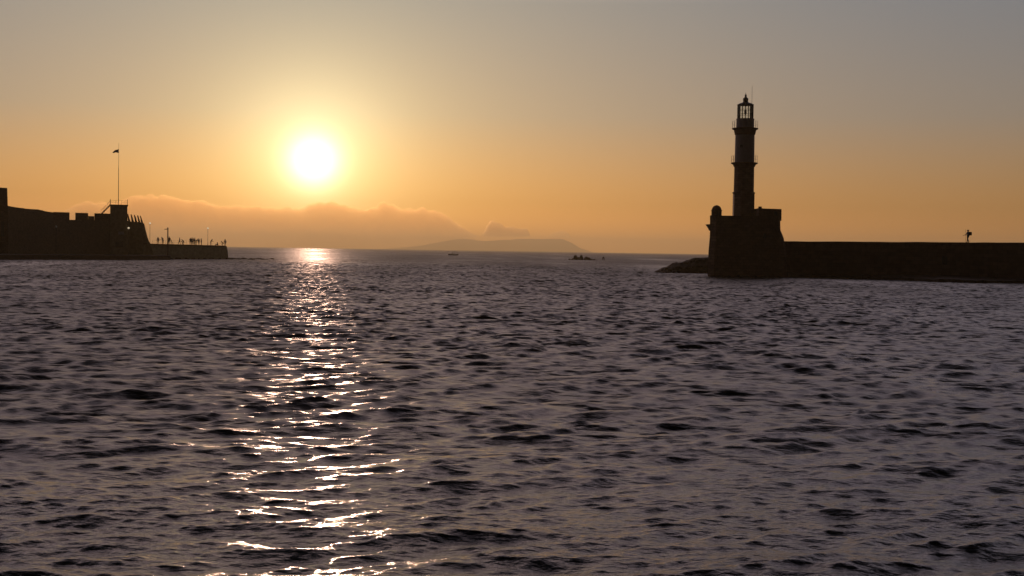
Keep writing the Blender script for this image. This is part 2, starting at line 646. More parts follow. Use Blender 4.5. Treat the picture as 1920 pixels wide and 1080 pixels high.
def bastion():
    c = at(1398, 520, YB)
    root = thing('bastion', 'dark masonry bastion with sloping walls carrying the lighthouse', 'fortification', (c.x, YB + 6, 0))
    zt = z_at(1400, 404.5, YB)
    def X(px, py): return x_at(px, py, YB)
    def Z(py): return z_at(1400, py, YB)
    # battered body: octagonal-cornered plan, narrower above
    def ring(xl, xr, yf, yb, z, ch=1.6):
        xl = xl + .35 * 0
        return [(xl + .8, yf, z), (xr - .3, yf, z), (xr, yf + .3, z), (xr, yb - ch, z), (xr - ch, yb, z), (xl + 2.6 + ch, yb, z), (xl + 2.5, yb - ch, z), (xl, yf + .9, z)]
    lv = [(X(1327.5, 520), X(1478, 520), YB - .4, YB + 13.5, -3.0), (X(1328, 515), X(1476, 515), YB - .3, YB + 13.4, Z(514)),
          (X(1330, 480), X(1474.5, 455), YB, YB + 13.2, Z(470)), (X(1333, 445), X(1471, 446), YB + .3, YB + 13, Z(445)),
          (X(1334, 432), X(1465.5, 428), YB + .5, YB + 12.8, Z(430)), (X(1334, 405), X(1465, 405), YB + .6, YB + 12.7, Z(409))]
    vs, fs = [], []
    for l in lv: vs += ring(*l)
    for k in range(len(lv) - 1):
        for i in range(8):
            j = (i + 1) % 8
            fs.append((k * 8 + i, k * 8 + j, k * 8 + 8 + j, k * 8 + 8 + i))
    fs.append(tuple(range((len(lv) - 1) * 8, len(lv) * 8)))
    MB().add(vs, fs).build('wall', M['stone'], root)
    # parapet standing round the deck
    m = MB()
    zd = Z(409)
    o = ring(*lv[-1][:4], 0)
    def inset(p, d): return (p[0] + (d if p[0] < c.x else -d), p[1] + (d if p[1] < YB + 6.6 else -d))
    for i in range(8):
        a, b = o[i], o[(i + 1) % 8]
        ai, bi = inset(a, .7), inset(b, .7)
        jog = rnd.uniform(-.05, .05)
        m.add([(a[0], a[1], zd), (b[0], b[1], zd), (bi[0], bi[1], zd), (ai[0], ai[1], zd),
               (a[0], a[1], zt + jog), (b[0], b[1], zt), (bi[0], bi[1], zt), (ai[0], ai[1], zt + jog)],
              [(0, 1, 5, 4), (1, 2, 6, 5), (2, 3, 7, 6), (3, 0, 4, 7), (4, 5, 6, 7)])
    m.build('parapet', M['stone'], root)
    # cordon moulding where the batter starts
    # sentry turret corbelled on the corner
    tx, ty = x_at(1343.5, 400, YB + 2.0), YB + 2.0
    rr = .80
    z0 = Z(440); z1 = Z(421); z2 = Z(396)
    tur = MB().lathe([(.15, z0), (.55, z0 + .7), (rr + .05, z1), (rr + .08, z1 + .12), (rr, z1 + .14), (rr, z2), (rr + .07, z2 + .03), (rr + .07, z2 + .13),
                      (rr * .97, z2 + .15), (rr * .9, z2 + .42), (rr * .66, z2 + .72), (rr * .3, z2 + .88), (.06, z2 + .93)], 20, (tx, ty, 0)).build('turret', M['stone'], root, smooth=False)
    MB().box(tx - .12, tx + .12, ty - rr - .02, ty - rr + .1, Z(405), Z(405) + .7).build('slit_window', M['iron'], tur)
    # spout on the left corner
    sx = X(1334, 425)
    MB().prism([(X(1327.5, 421.5), Z(421.5)), (sx + .5, Z(420)), (sx + .5, Z(433)), (sx + .05, Z(433)), (X(1331, 426), Z(426))],
               lambda p: (p[0], YB + 2.0, p[1]), lambda p: (p[0], YB + 2.7, p[1])).build('spout', M['stone'], root)
    # guard room on the right
    gx0, gx1 = x_at(1423, 400, YB + 1), x_at(1465.3, 400, YB + 1)
    zg = z_at(1440, 391, YB + 1)
    g = MB().prism([(gx0, zd - .3), (gx1 + .02, zd - .3), (gx1, zg - .05), (x_at(1447, 390, YB + 1), zg - .02), (gx0 + .9, zg), (gx0, zg + .05)],
                   lambda p: (p[0], YB + 1.0, p[1]), lambda p: (p[0], YB + 6.0, p[1])).build('guard_room', M['stone'], root)
    MB().box(gx0, gx0 + .45, YB + 1.1, YB + 1.6, zg + .02, zg + .3).build('chimney', M['stone'], g)
    MB().box(x_at(1454, 400, YB) , x_at(1460, 400, YB), YB + .955, YB + 1.1, zd + .45, zd + 1.1).build('window', M['iron'], g)
    # gate and loophole low on the front
    MB().box(X(1432, 440), X(1437, 440), YB + .1, YB + .6, Z(446), Z(437)).build('slit_window', M['iron'], root)
    # handrail posts by the stair between tower and guard room
    for px in (1416.5, 1420):
        p = at(px, 405, YB + 2.5)
        MB().tube((p.x, YB + 2.5, zd), (p.x, YB + 2.5, z_at(px, 393.5, YB + 2.5)), .04).build('rail_post', M['iron'], root)


bastion()


def lighthouse():
    ax = at(1393.6, 405, YT).x
    root = thing('lighthouse', 'tall stone lighthouse tower with two galleries and a glazed lantern', 'lighthouse', (ax, YT, z_at(1394, 409, YT)))
    def Z(py): return z_at(1396, py, YT)
    s = YT / F
    c = (ax, YT, 0)
    rb = 19.6 * s
    # octagonal foot, moulding, sixteen-sided middle, round top
    MB().lathe([(rb / .95, Z(410)), (rb / .955, Z(364.5)), (rb / .99, Z(363.5))], 8, c, R(22.5)).build('lower_shaft', M['shaft'], root)
    MB().lathe([(19.3 * s, Z(364)), (21.5 * s, Z(362.6)), (21.5 * s, Z(361.2)), (18.9 * s, Z(359.8))], 16, c).build('cornice', M['shaft'], root)
    MB().lathe([(18.9 * s, Z(360.3)), (18.6 * s, Z(313))], 16, c).build('middle_shaft', M['shaft'], root)
    def gallery(pyb, pyt, r, r0):
        g = MB().lathe([(r0 * s, Z(pyb)), ((r0 + 1.5) * s, Z(pyb - 2)), ((r - 3.5) * s, Z(pyt + 3.4)), (r * s, Z(pyt + 1.6)), (r * s, Z(pyt)), (r0 * .6 * s, Z(pyt) + .01)], 24, c).build('gallery', M['shaft'], root)
        rl = MB()
        n = 16
        h = 13.2 * s
        rr = (r - .8) * s
        zz = Z(pyt)
        pts = []
        for i in range(n):
            a = 2 * math.pi * i / n
            x, y = ax + rr * math.cos(a), YT + rr * math.sin(a)
            rl.tube((x, y, zz), (x, y, zz + h), .022, seg=6)
            pts.append((x, y))
        for i in range(n):
            p, q = pts[i], pts[(i + 1) % n]
            for hh in (.5, 1.0):
                rl.tube((*p, zz + h * hh), (*q, zz + h * hh), .011, seg=5)
        rl.build('railing', M['metal'], g)
    gallery(314, 305.3, 24.8, 18.4)
    MB().lathe([(18.2 * s, Z(305.4)), (17.8 * s, Z(250))], 32, c).build('upper_shaft', M['paint'], root, smooth=False)
    sw = MB().box(ax - 1.0, ax - .6, YT - 17.9 * s - .0, YT - 16 * s, Z(278), Z(273)).build('window', M['iron'], root)
    gallery(254, 240.6, 24.3, 17.6)
    MB().lathe([(16.6 * s, Z(240.8)), (16.4 * s, Z(224.6)), (16.9 * s, Z(224.2)), (16.9 * s, Z(223)), (14 * s, Z(222.8))], 24, c).build('lantern_drum', M['paint'], root)
    ln = MB().lathe([(14.2 * s, Z(222.6)), (14.2 * s, Z(197.5))], 24, c).build('lantern', M['glass'], root)
    # leave the glass open above and below so only its wall is glazed
    bm = bmesh.new(); bm.from_mesh(ln.data)
    bmesh.ops.delete(bm, geom=[f for f in bm.faces if len(f.verts) > 4], context='FACES')
    bm.to_mesh(ln.data); bm.free()
    for k in range(16):
        a = 2 * math.pi * (k + .5) / 16
        x, y = ax + 14.45 * s * math.cos(a), YT + 14.45 * s * math.sin(a)
        MB().tube((x, y, Z(223)), (x, y, Z(197))    , .05, seg=6).build('glazing_bar', M['iron'], ln)
    for zz in (Z(214.5), Z(206)):
        hb = MB()
        for k in range(24):
            a, b2 = 2 * math.pi * k / 24, 2 * math.pi * (k + 1) / 24
            rr = 14.4 * s
            hb.tube((ax + rr * math.cos(a), YT + rr * math.sin(a), zz), (ax + rr * math.cos(b2), YT + rr * math.sin(b2), zz), .028, seg=5)
        hb.build('glazing_ring', M['iron'], ln)
    MB().lathe([(.07, Z(223)), (.07, Z(215)), (.16, Z(214)), (.2, Z(210)), (.16, Z(206)), (.05, Z(205)), (.04, Z(200))], 12, c).build('lamp', M['glass'] if False else M['metal'], root)
    rf = MB().lathe([(14.6 * s, Z(197.6)), (15.4 * s, Z(197.4)), (15.3 * s, Z(196)), (10.5 * s, Z(193.6)), (6 * s, Z(192.2)), (4.8 * s, Z(190.8)), (4.9 * s, Z(186)),
                     (5.3 * s, Z(185.6)), (4.5 * s, Z(184.2)), (2.3 * s, Z(182.6)), (1.7 * s, Z(180)), (2.2 * s, Z(179)), (1.4 * s, Z(177.6)), (.5 * s, Z(176.5)), (.25 * s, Z(173.5))], 20, c).build('roof', M['iron'], root)
    rx = x_at(1410, 180, YT)
    MB().tube((rx, YT, Z(197)), (rx, YT, z_at(1410, 161, YT)), .03, .02, seg=6).build('lightning_rod', M['metal'], root)


lighthouse()


def breakwater():
    # inner face runs from the bastion towards the right and a little nearer
    def face(px): return 205.5 + (px - 1466) * (190.0 - 205.5) / (1920 - 1466)
    xs = list(range(1462, 2500, 26))
    root = thing('breakwater', 'long dark stone breakwater wall running right from the bastion', 'breakwater', (at(1700, 520, 198).x, 200, 0))
    m = MB()
    vs, fs = [], []
    n = len(xs)
    for px in xs:
        Yf = face(px)
        x = at(px, 500, Yf).x
        zt = 5.72 + .05 * fbm((px * .02, 0, 0), 3) + (px - 1462) * .0004
        for (dy, z) in ((-.35, -3), (0, zt - .35), (-.12, zt - .34), (-.12, zt), (2.2, zt + .02), (2.2, 4.4), (7.5, 4.3), (8.5, -3)):
            vs.append((x, Yf + dy, z))
    K = 8
    for i in range(n - 1):
        for k in range(K):
            k2 = (k + 1) % K
            fs.append((i * K + k, i * K + k2, (i + 1) * K + k2, (i + 1) * K + k))
    fs += [tuple(range(K)), tuple(range((n - 1) * K, n * K))[::-1]]
    m.add(vs, fs).build('wall', M['mole'], root)
    # low footing along the water
    foot = [(1474, 521), (1530, 520.5), (1585, 521.5), (1622, 523.6), (1690, 526), (1745, 528.7), (1790, 530.6), (1860, 531.2), (1925, 531.4), (2100, 534), (2480, 542)]
    vs, fs = [], []
    pts = []
    for px in range(1474, 2480, 12):
        Yw = water_Y(px, interp(foot, px) + rnd.uniform(-.25, .25))
        Yw = min(Yw, face(px) - .6)
        pts.append((at(px, 500, Yw).x, Yw, at(px, 500, face(px) + 1).x, face(px) + 1))
    for (a, b, c, d) in pts:
        h = .42 + rnd.uniform(-.1, .1)
        vs += [(a, b, -2), (a, b + .1, h), (c, d - .4, h + .35), (c, d, -2)]
    for i in range(len(pts) - 1):
        for k in range(3):
            fs.append((i * 4 + k, i * 4 + k + 1, i * 4 + k + 5, i * 4 + k + 4))
    fs += [(0, 1, 2, 3)]
    MB().add(vs, fs).build('footing', M['rock'], root)
    # drain opening in the face
    p = at(1772, 488, face(1772) - .35)
    MB().box(p.x - .35, p.x + .35, p.y + .0, p.y + .4, p.z - .6, p.z + .6).build('drain_opening', M['iron'], root)


breakwater()


def boulder_mesh(seed, sub=2):
    bm = bmesh.new()
    bmesh.ops.create_icosphere(bm, subdivisions=sub, radius=1)
    rr = random.Random(seed)
    planes = [(Vector((rr.gauss(0, 1), rr.gauss(0, 1), rr.gauss(0, 1))).normalized(), rr.uniform(.55, .85)) for _ in range(9)]
    for v in bm.verts:
        p = v.co.copy()
        for nrm, d in planes:
            q = p.dot(nrm)
            if q > d: p -= nrm * (q - d)
        p *= 1 + .12 * noise.noise(p * 2.2 + Vector((seed, 0, 0)))
        v.co = p
    me = bpy.data.meshes.new('boulder')
    bm.to_mesh(me)
    bm.free()
    me.materials.append(M['rock'])
    return me


BM = [boulder_mesh(s) for s in range(8)]


def boulder(x, y, z, sx, sy, sz, label, group, name='boulder'):
    o = bpy.data.objects.new(name, rnd.choice(BM))
    COL.objects.link(o)
    o.location = (x, y, z)
    o.scale = (sx, sy, sz)
    o.rotation_euler = (rnd.uniform(-.3, .3), rnd.uniform(-.3, .3), rnd.uniform(0, 6.28))
    return tag(o, label, 'boulder', group)


def riprap():
    prof = [(1226, 512), (1236, 507), (1250, 500.5), (1258, 499), (1267, 493), (1280, 491), (1292, 488.5), (1302, 485.5), (1312, 483.5), (1322, 483.2), (1340, 483)]
    Y0 = 229.0
    # low core of rock under the loose stones
    vs, fs = [], []
    nx, ny = 60, 18
    for j in range(ny):
        v = j / (ny - 1) * 2 - 1
        for i in range(nx):
            px = 1226 + 124 * i / (nx - 1)
            p = at(px, interp(prof, px) + .9, Y0 + 2)
            env = max(0, 1 - abs(v) ** 2.4)
            z = -1 + (p.z + 1) * env + .35 * env * fbm((p.x * .7, v * 5, 2), 4)
            vs.append((p.x, Y0 + 4 + v * 7, z))
    for j in range(ny - 1):
        for i in range(nx - 1):
            a = j * nx + i
            fs.append((a, a + 1, a + nx + 1, a + nx))
    o = MB().add(vs, fs).build('rock_shelf', M['rock'])
    tag(o, 'sloping rock shelf running down into the water left of the bastion', 'rock shelf')
    r2 = random.Random(3)
    for k in range(46):
        px = 1229 + 102 * (k + .5) / 46 + r2.uniform(-2, 2)
        row = r2.choice((0, 0, 1, 2))
        ptop = at(px, interp(prof, px) + 1.6, Y0 + 2)
        zt = max(ptop.z, .1)
        s = r2.uniform(.3, .6) * min(1, .45 + zt / 2.2)
        if row == 0: y, z = Y0 + 2 + r2.uniform(-1, 1), zt - s * .62
        elif row == 1: y, z = Y0 - 1, zt * .55 - .1
        else: y, z = Y0 - 2.4, zt * .2 - .1
        x = at(px, 490, y).x
        boulder(x, y, z, s * r2.uniform(1, 1.5), s * r2.uniform(1, 1.4), s * r2.uniform(.7, 1), 'dark boulder lying on the rock shelf left of the bastion', 'boulders on the shelf beside the bastion')
    # small stones at the foot of the bastion
    for k in range(12):
        px = 1335 + 11.5 * k + r2.uniform(-3, 3)
        y = YB - .9 + r2.uniform(-.3, .3)
        s = r2.uniform(.35, .6)
        boulder(at(px, 519, y).x, y, -.05, s * 1.5, s, s * .8, 'wet boulder in the water along the front foot of the bastion', 'boulders along the front foot of the bastion')


riprap()


# ------------------------------------------------------------------ people
def person(loc, h, yaw, pose, label, mats, hair=True, group=None, hat=False, cat='person'):
    """body as one skinned surface; local +Y is where the person faces; h is the standing height"""
    root = thing('person', label, cat, loc, group)
    k = h / 1.75
    J = dict(pel=(0, 0, .95), sp=(0, 0, 1.15), ch=(0, .01, 1.32), nk=(0, .02, 1.47), h0=(0, .03, 1.55), h1=(0, .04, 1.63), h2=(0, .035, 1.70),
             shl=(-.17, 0, 1.40), shr=(.17, 0, 1.40), ell=(-.24, -.02, 1.12), elr=(.24, -.02, 1.12), wrl=(-.26, .08, .88), wrr=(.26, .08, .88),
             hil=(-.09, 0, .92), hir=(.09, 0, .92), knl=(-.10, .02, .50), knr=(.10, .02, .50), anl=(-.11, -.02, .09), anr=(.11, -.02, .09),
             tol=(-.13, .15, .03), tor=(.13, .15, .03))
    J.update(pose or {})
    Rad = dict(pel=.14, sp=.125, ch=.145, nk=.055, h0=.07, h1=.092, h2=.07, shl=.06, shr=.06, ell=.043, elr=.043, wrl=.03, wrr=.03,
               hil=.095, hir=.095, knl=.062, knr=.062, anl=.042, anr=.042, tol=.035, tor=.035)
    names = list(J)
    E = [('pel', 'sp'), ('sp', 'ch'), ('ch', 'nk'), ('nk', 'h0'), ('h0', 'h1'), ('h1', 'h2'), ('ch', 'shl'), ('ch', 'shr'), ('shl', 'ell'), ('shr', 'elr'),
         ('ell', 'wrl'), ('elr', 'wrr'), ('pel', 'hil'), ('pel', 'hir'), ('hil', 'knl'), ('hir', 'knr'), ('knl', 'anl'), ('knr', 'anr'), ('anl', 'tol'), ('anr', 'tor')]
    V = [Vector(J[n]) for n in names]
    rad = [Rad[n] for n in names]
    ed = [(names.index(a), names.index(b)) for a, b in E]
    for s, w, e in ((-1, 'wrl', 'ell'), (1, 'wrr', 'elr')):           # palm, four fingers and a thumb
        wv = Vector(J[w]); d = (wv - Vector(J[e])).normalized()
        side = d.cross(Vector((0, 0, 1)))
        side = side.normalized() if side.length > .1 else Vector((1, 0, 0))
        curl = Vector((0, .3, -.2))
        V.append(wv + d * .07); rad.append(.036); pi = len(V) - 1
        ed.append((names.index(w), pi))
        for q, ln in enumerate((.065, .075, .07, .055)):
            o = side * ((q - 1.5) * .019)
            V.append(wv + d * .10 + o); rad.append(.010); ed.append((pi, len(V) - 1))
            V.append(wv + d * (.10 + ln * .55) + o + curl * .02); rad.append(.009); ed.append((len(V) - 2, len(V) - 1))
            V.append(wv + d * (.10 + ln * .9) + o + curl * .07); rad.append(.008); ed.append((len(V) - 2, len(V) - 1))
        V.append(wv + d * .05 + side * .04 + curl * .03); rad.append(.011); ed.append((names.index(w), len(V) - 1))
        V.append(wv + d * .09 + side * .055 + curl * .06); rad.append(.009); ed.append((len(V) - 2, len(V) - 1))
    me = bpy.data.meshes.new('body')
    me.from_pydata(V, ed, [])
    o = bpy.data.objects.new('body', me)
    COL.objects.link(o)
    sk = o.modifiers.new('s', 'SKIN')
    for sv, r in zip(me.skin_vertices[0].data, rad):
        sv.radius = (r, r * (.8 if r > .1 else 1))
        sv.use_root = False
    me.skin_vertices[0].data[0].use_root = True
    sb = o.modifiers.new('b', 'SUBSURF'); sb.levels = 1; sb.render_levels = 1
    dg = bpy.context.evaluated_depsgraph_get()
    fin = bpy.data.meshes.new_from_object(o.evaluated_get(dg))
    bpy.data.objects.remove(o)
    fin.name = 'body'
    fin.materials.clear()
    for mm in (mats[0], mats[1], M['skin'], M['hair']): fin.materials.append(mm)
    hz = Vector(J['nk']).z
    for p in fin.polygons:
        c = p.center
        near_hand = min((c - Vector(J[w])).length for w in ('wrl', 'wrr')) < .16 and c.z < 1.6
        p.material_index = 2 if (c.z > hz + .01 or near_hand) else (1 if c.z < J['pel'][2] + .02 else 0)
        if min((c - Vector(J[w])).length for w in ('tol', 'tor', 'anl', 'anr')) < .13: p.material_index = 3
        p.use_smooth = True
    b = bpy.data.objects.new('body', fin)
    COL.objects.link(b)
    parts = [b]
    hd = Vector(J['h1'])
    # face and ears on the head, hair cap
    f = MB()
    f.add([hd + Vector(v) for v in ((-.014, .085, -.02), (.014, .085, -.02), (0, .115, -.025), (0, .085, .02))], [(0, 1, 2), (1, 3, 2), (3, 0, 2), (0, 3, 1)])
    parts.append(f.build('nose', M['skin']))
    for s in (-1, 1):
        parts.append(MB().lathe([(.008, -.028), (.02, -.01), (.022, .01), (.01, .026)], 6, hd + Vector((s * .09, 0, 0))).build('ear', M['skin']))
    if hair:
        bm_ = MB().lathe([(.088, -.035), (.1, .0), (.1, .04), (.085, .08), (.05, .105), (.01, .115)], 12, hd + Vector((0, -.018, .0)))
        parts.append(bm_.build('hair', M['hair'], smooth=True))
    if hat:
        bm_ = MB().lathe([(.17, .055), (.17, .065), (.105, .07), (.1, .13), (.07, .165), (.01, .175)], 16, hd)
        parts.append(bm_.build('hat', mats[1], smooth=False))
    for p in parts:
        p.parent = root
    root.rotation_euler = (0, 0, yaw)
    root.scale = (k, k, k)
    if group: root.scale = (k * 1.42, k * 1.42, k * 1.1)     # thick coats
    return root


def part_of(root, mb, name, m, smooth=False):
    o = mb.build(name, m)
    o.parent = root
    return o


SIT = dict(pel=(0, 0, .16), sp=(0, .02, .34), ch=(0, .06, .52), nk=(0, .09, .66), h0=(0, .11, .74), h1=(0, .13, .82), h2=(0, .13, .89), shl=(-.17, .05, .59), shr=(.17, .05, .59),
           ell=(-.22, .18, .38), elr=(.22, .18, .38), wrl=(-.12, .40, .42), wrr=(.12, .40, .42), hil=(-.09, .03, .15), hir=(.09, .03, .15),
           knl=(-.11, .42, .44), knr=(.11, .42, .44), anl=(-.11, .52, .08), anr=(.11, .52, .08), tol=(-.12, .68, .03), tor=(.12, .68, .03))
WALK = dict(knl=(-.09, .16, .52), anl=(-.10, .22, .10), tol=(-.10, .38, .04), knr=(.09, .0, .5), anr=(.10, -.26, .14), tor=(.10, -.12, .03),
            wrl=(-.25, -.12, .92), wrr=(.25, .2, .95))
LEAN = dict(sp=(0, .06, 1.13), ch=(0, .14, 1.28), nk=(0, .22, 1.41), h0=(0, .26, 1.48), h1=(0, .29, 1.55), h2=(0, .29, 1.62), shl=(-.17, .12, 1.35), shr=(.17, .12, 1.35),
            ell=(-.22, .30, 1.10), elr=(.22, .30, 1.10), wrl=(-.18, .50, 1.02), wrr=(.18, .50, 1.02))
ARM = dict(elr=(.30, .14, 1.30), wrr=(.16, .30, 1.48))
BEND = dict(pel=(0, 0, .55), sp=(0, .08, .74), ch=(0, .2, .88), nk=(0, .3, 1.0), h0=(0, .35, 1.06), h1=(0, .39, 1.12), h2=(0, .4, 1.18), shl=(-.17, .18, .94), shr=(.17, .18, .94),
            ell=(-.22, .36, .74), elr=(.22, .36, .74), wrl=(-.14, .55, .66), wrr=(.14, .55, .66), hil=(-.09, 0, .52), hir=(.09, 0, .52), knl=(-.13, .32, .46), knr=(.13, .32, .46),
            anl=(-.12, .06, .09), anr=(.12, .06, .09), tol=(-.13, .22, .03), tor=(.13, .22, .03))

# hiker on the breakwater
Yh = 192.0
p = at(1815, 453.6, 193.6)
hx, hy = p.x, 193.6
hz = 5.82
hk = person((hx, hy, hz), 1.95, R(100), dict(wrl=(-.22, .26, 1.02), ell=(-.24, .06, 1.12), wrr=(.2, .30, 1.0), elr=(.25, .06, 1.12), knl=(-.09, .12, .51), anl=(-.10, .14, .09), tol=(-.10, .30, .03), knr=(.09, .0, .5), anr=(.10, -.16, .10), tor=(.10, -.01, .03)),
            'person with a backpack walking on top of the breakwater', (M['cloth_a'], M['cloth_b']))
hk.scale = (hk.scale[0] * 1.4, hk.scale[1] * 1.4, hk.scale[2])      # loose coat and wide trousers
bp_ = MB()
bp_.box(-.16, .16, -.32, -.06, .98, 1.46)
bk = bp_.build('backpack', M['cloth_c'], bevel=.05)
bk.parent = hk
# pole in the hand
wp = hk.matrix_basis @ Vector((-.22, .34, .98))
rod = MB().tube((wp.x - .02, wp.y, hz), (wp.x - .12, wp.y, hz + 2.0), .018, .012, seg=6).build('pole', M['wood'])
tag(rod, 'thin upright pole held by the person with the backpack', 'pole')


# ------------------------------------------------------------------ left side: fort, quays
def horizon_y(px): return 470.5 + (px - 960) * .01556


def slab(m, pts, Yf, dep, zmin=None):
    """solid with a front outline given by photo pixels at the wall's own distance"""
    f = [at(px, py, Yf(px)) for px, py in pts]
    n = len(f)
    k = max(v.x / v.y for v in f) - .004
    vs = f + [v + Vector((dep * k, dep, 0)) for v in f]
    fs = [tuple(range(n)), tuple(range(2 * n - 1, n - 1, -1))] + [(i, i + n, (i + 1) % n + n, (i + 1) % n) for i in range(n)]
    return m.add(vs, fs)


def YW(px): return 288 + (px + 40) * .125      # fort wall: 293 at the left edge of the frame, 328 near px 280


def fort():
    c = at(120, 470, YW(120))
    root = thing('fortress', 'low dark sea fortress with crenellated wall, square tower and sloping bastion', 'fortress', (c.x, YW(120) + 6, 0))
    low = 483
    # tall block at the left end
    blk = slab(MB(), [(-75, 347), (13.6, 352.5), (14.6, 384), (15.4, low), (-75, low)], lambda x: YW(0) - 2, 16).build('corner_block', M['stone'], root)
    a = at(5, 425, YW(0) - 2.05)
    MB().box(a.x - .35, a.x + .35, a.y - .02, a.y + .3, a.z - 2.2, a.z + 1.2).build('window', M['iron'], blk)
    # long curtain wall with a ruined, uneven top at its left
    top = []
    px = 12.0
    while px < 84:
        y = interp([(12, 385), (20, 387), (34, 389.2), (50, 391.2), (60, 392), (72, 392.8), (86, 396)], px) + .7 * fbm((px * .22, 1, 0), 3)
        top.append((px, y)); px += 2.2
    top += [(86, 396.2), (97, 397.8), (99.5, 398.2), (100, 411.5), (240, 414), (240, low), (12, low)]
    slab(MB(), top, YW, 9).build('curtain_wall', M['rubble'], root)
    for (a, b, t0, t1, bt) in ((99.6, 130.3, 397.4, 398.2, 412), (141.2, 165.2, 398.8, 399.4, 412), (165.3, 176.8, 405, 405.4, 412.5), (177, 206.5, 399.8, 400.6, 413)):
        slab(MB(), [(a, t0), (b, t1), (b, bt + 1), (a, bt + 1)], lambda x: YW(x) - .06, 2.4).build('merlon', M['stone'], root)
    # string course
    slab(MB(), [(110, 432.6), (206, 434), (206, 435), (110, 433.6)], lambda x: YW(x) - .25, .6).build('string_course', M['stone'], root)
    # square tower
    Yt = lambda x: YW(222) - 3.0
    tw = slab(MB(), [(206.6, 386), (238.8, 386.3), (239.6, low), (206, low)], Yt, 5.5).build('tower', M['plaster'], root)
    slab(MB(), [(204.8, 383.3), (240.2, 383.8), (240.2, 386.2), (204.8, 385.8)], lambda x: YW(222) - 3.25, 6.0).build('roof_slab', M['plaster'], tw)
    q = at(227, 437, YW(222) - 3.06)
    MB().box(q.x - .75, q.x + .75, q.y, q.y + .1, q.z - .35, q.z + .35).build('plaque', M['plaque'], tw)
    q = at(224, 458, YW(222) - 3.03)
    MB().box(q.x - .9, q.x + .9, q.y, q.y + .3, q.z - .8, q.z + .7).build('window', M['iron'], tw)
    # railing on the tower roof
    rl = MB()
    zz = at(222, 383.4, Yt(0)).z
    x0, x1 = at(206.3, 383, Yt(0)).x, at(238.9, 383, Yt(0)).x
    ys = (Yt(0) + .1, Yt(0) + 5.2)
    sk = lambda y: (y - ys[0]) * -.305
    for x in (x0, x0 + (x1 - x0) * .33, x0 + (x1 - x0) * .66, x1):
        for y in ys:
            thick = .055 if x in (x0, x1) else .018
            xx = x + sk(y)
            rl.tube((xx, y, zz), (xx, y, zz + (1.35 if thick > .03 else 1.05)), thick, seg=6)
    for y in ys:
        for hh in (.55, 1.05): rl.tube((x0 + sk(y), y, zz + hh), (x1 + sk(y), y, zz + hh), .016, seg=5)
    for x in (x0, x1):
        for hh in (.55, 1.05): rl.tube((x, ys[0], zz + hh), (x + sk(ys[1]), ys[1], zz + hh), .016, seg=5)
    rl.build('railing', M['iron'], tw)
    # outside stair up to the roof
    s0, s1 = at(190.5, 400.8, Yt(0) + 2), at(207, 384, Yt(0) + 2)
    st = MB()
    for y in (s0.y - .4, s0.y + .4):
        st.tube((s0.x, y, s0.z), (s1.x, y, s1.z), .09, seg=6)
        st.tube((s0.x, y, s0.z + .95), (s1.x, y, s1.z + .95), .018, seg=6)
        for k in range(5):
            x = s0.x + (s1.x - s0.x) * k / 4; z = s0.z + (s1.z - s0.z) * k / 4
            st.tube((x, y, z), (x, y, z + .95), .016, seg=5)
    for k in range(10):
        x = s0.x + (s1.x - s0.x) * (k + .5) / 10; z = s0.z + (s1.z - s0.z) * (k + .5) / 10
        st.box(x - .12, x + .12, s0.y - .4, s0.y + .4, z, z + .04)
    st.build('stair', M['iron'], root)
    # sloping bastion on the right
    Yb = lambda x: YW(255)
    slab(MB(), [(237, 414.6), (262, 416.6), (268, 417.8), (270.6, 419.5), (273, 431), (276.4, 444), (280.6, 455.5), (286, 470), (289, low), (237, low)], Yb, 11).build('bastion', M['plaster'], root)
    for k, x in enumerate((238.2, 244.9, 251.2, 257.2, 262.4)):
        w = 3.4 - k * .2
        y0 = 401 + k * .9
        slab(MB(), [(x, y0), (x + w * .62, y0 + .2), (x + w + 3.4, 416.4 + k * .2), (x + 2.2, 416.4 + k * .2)], lambda _: YW(255) + .3, 3.0).build('merlon', M['stone'], root)


fort()


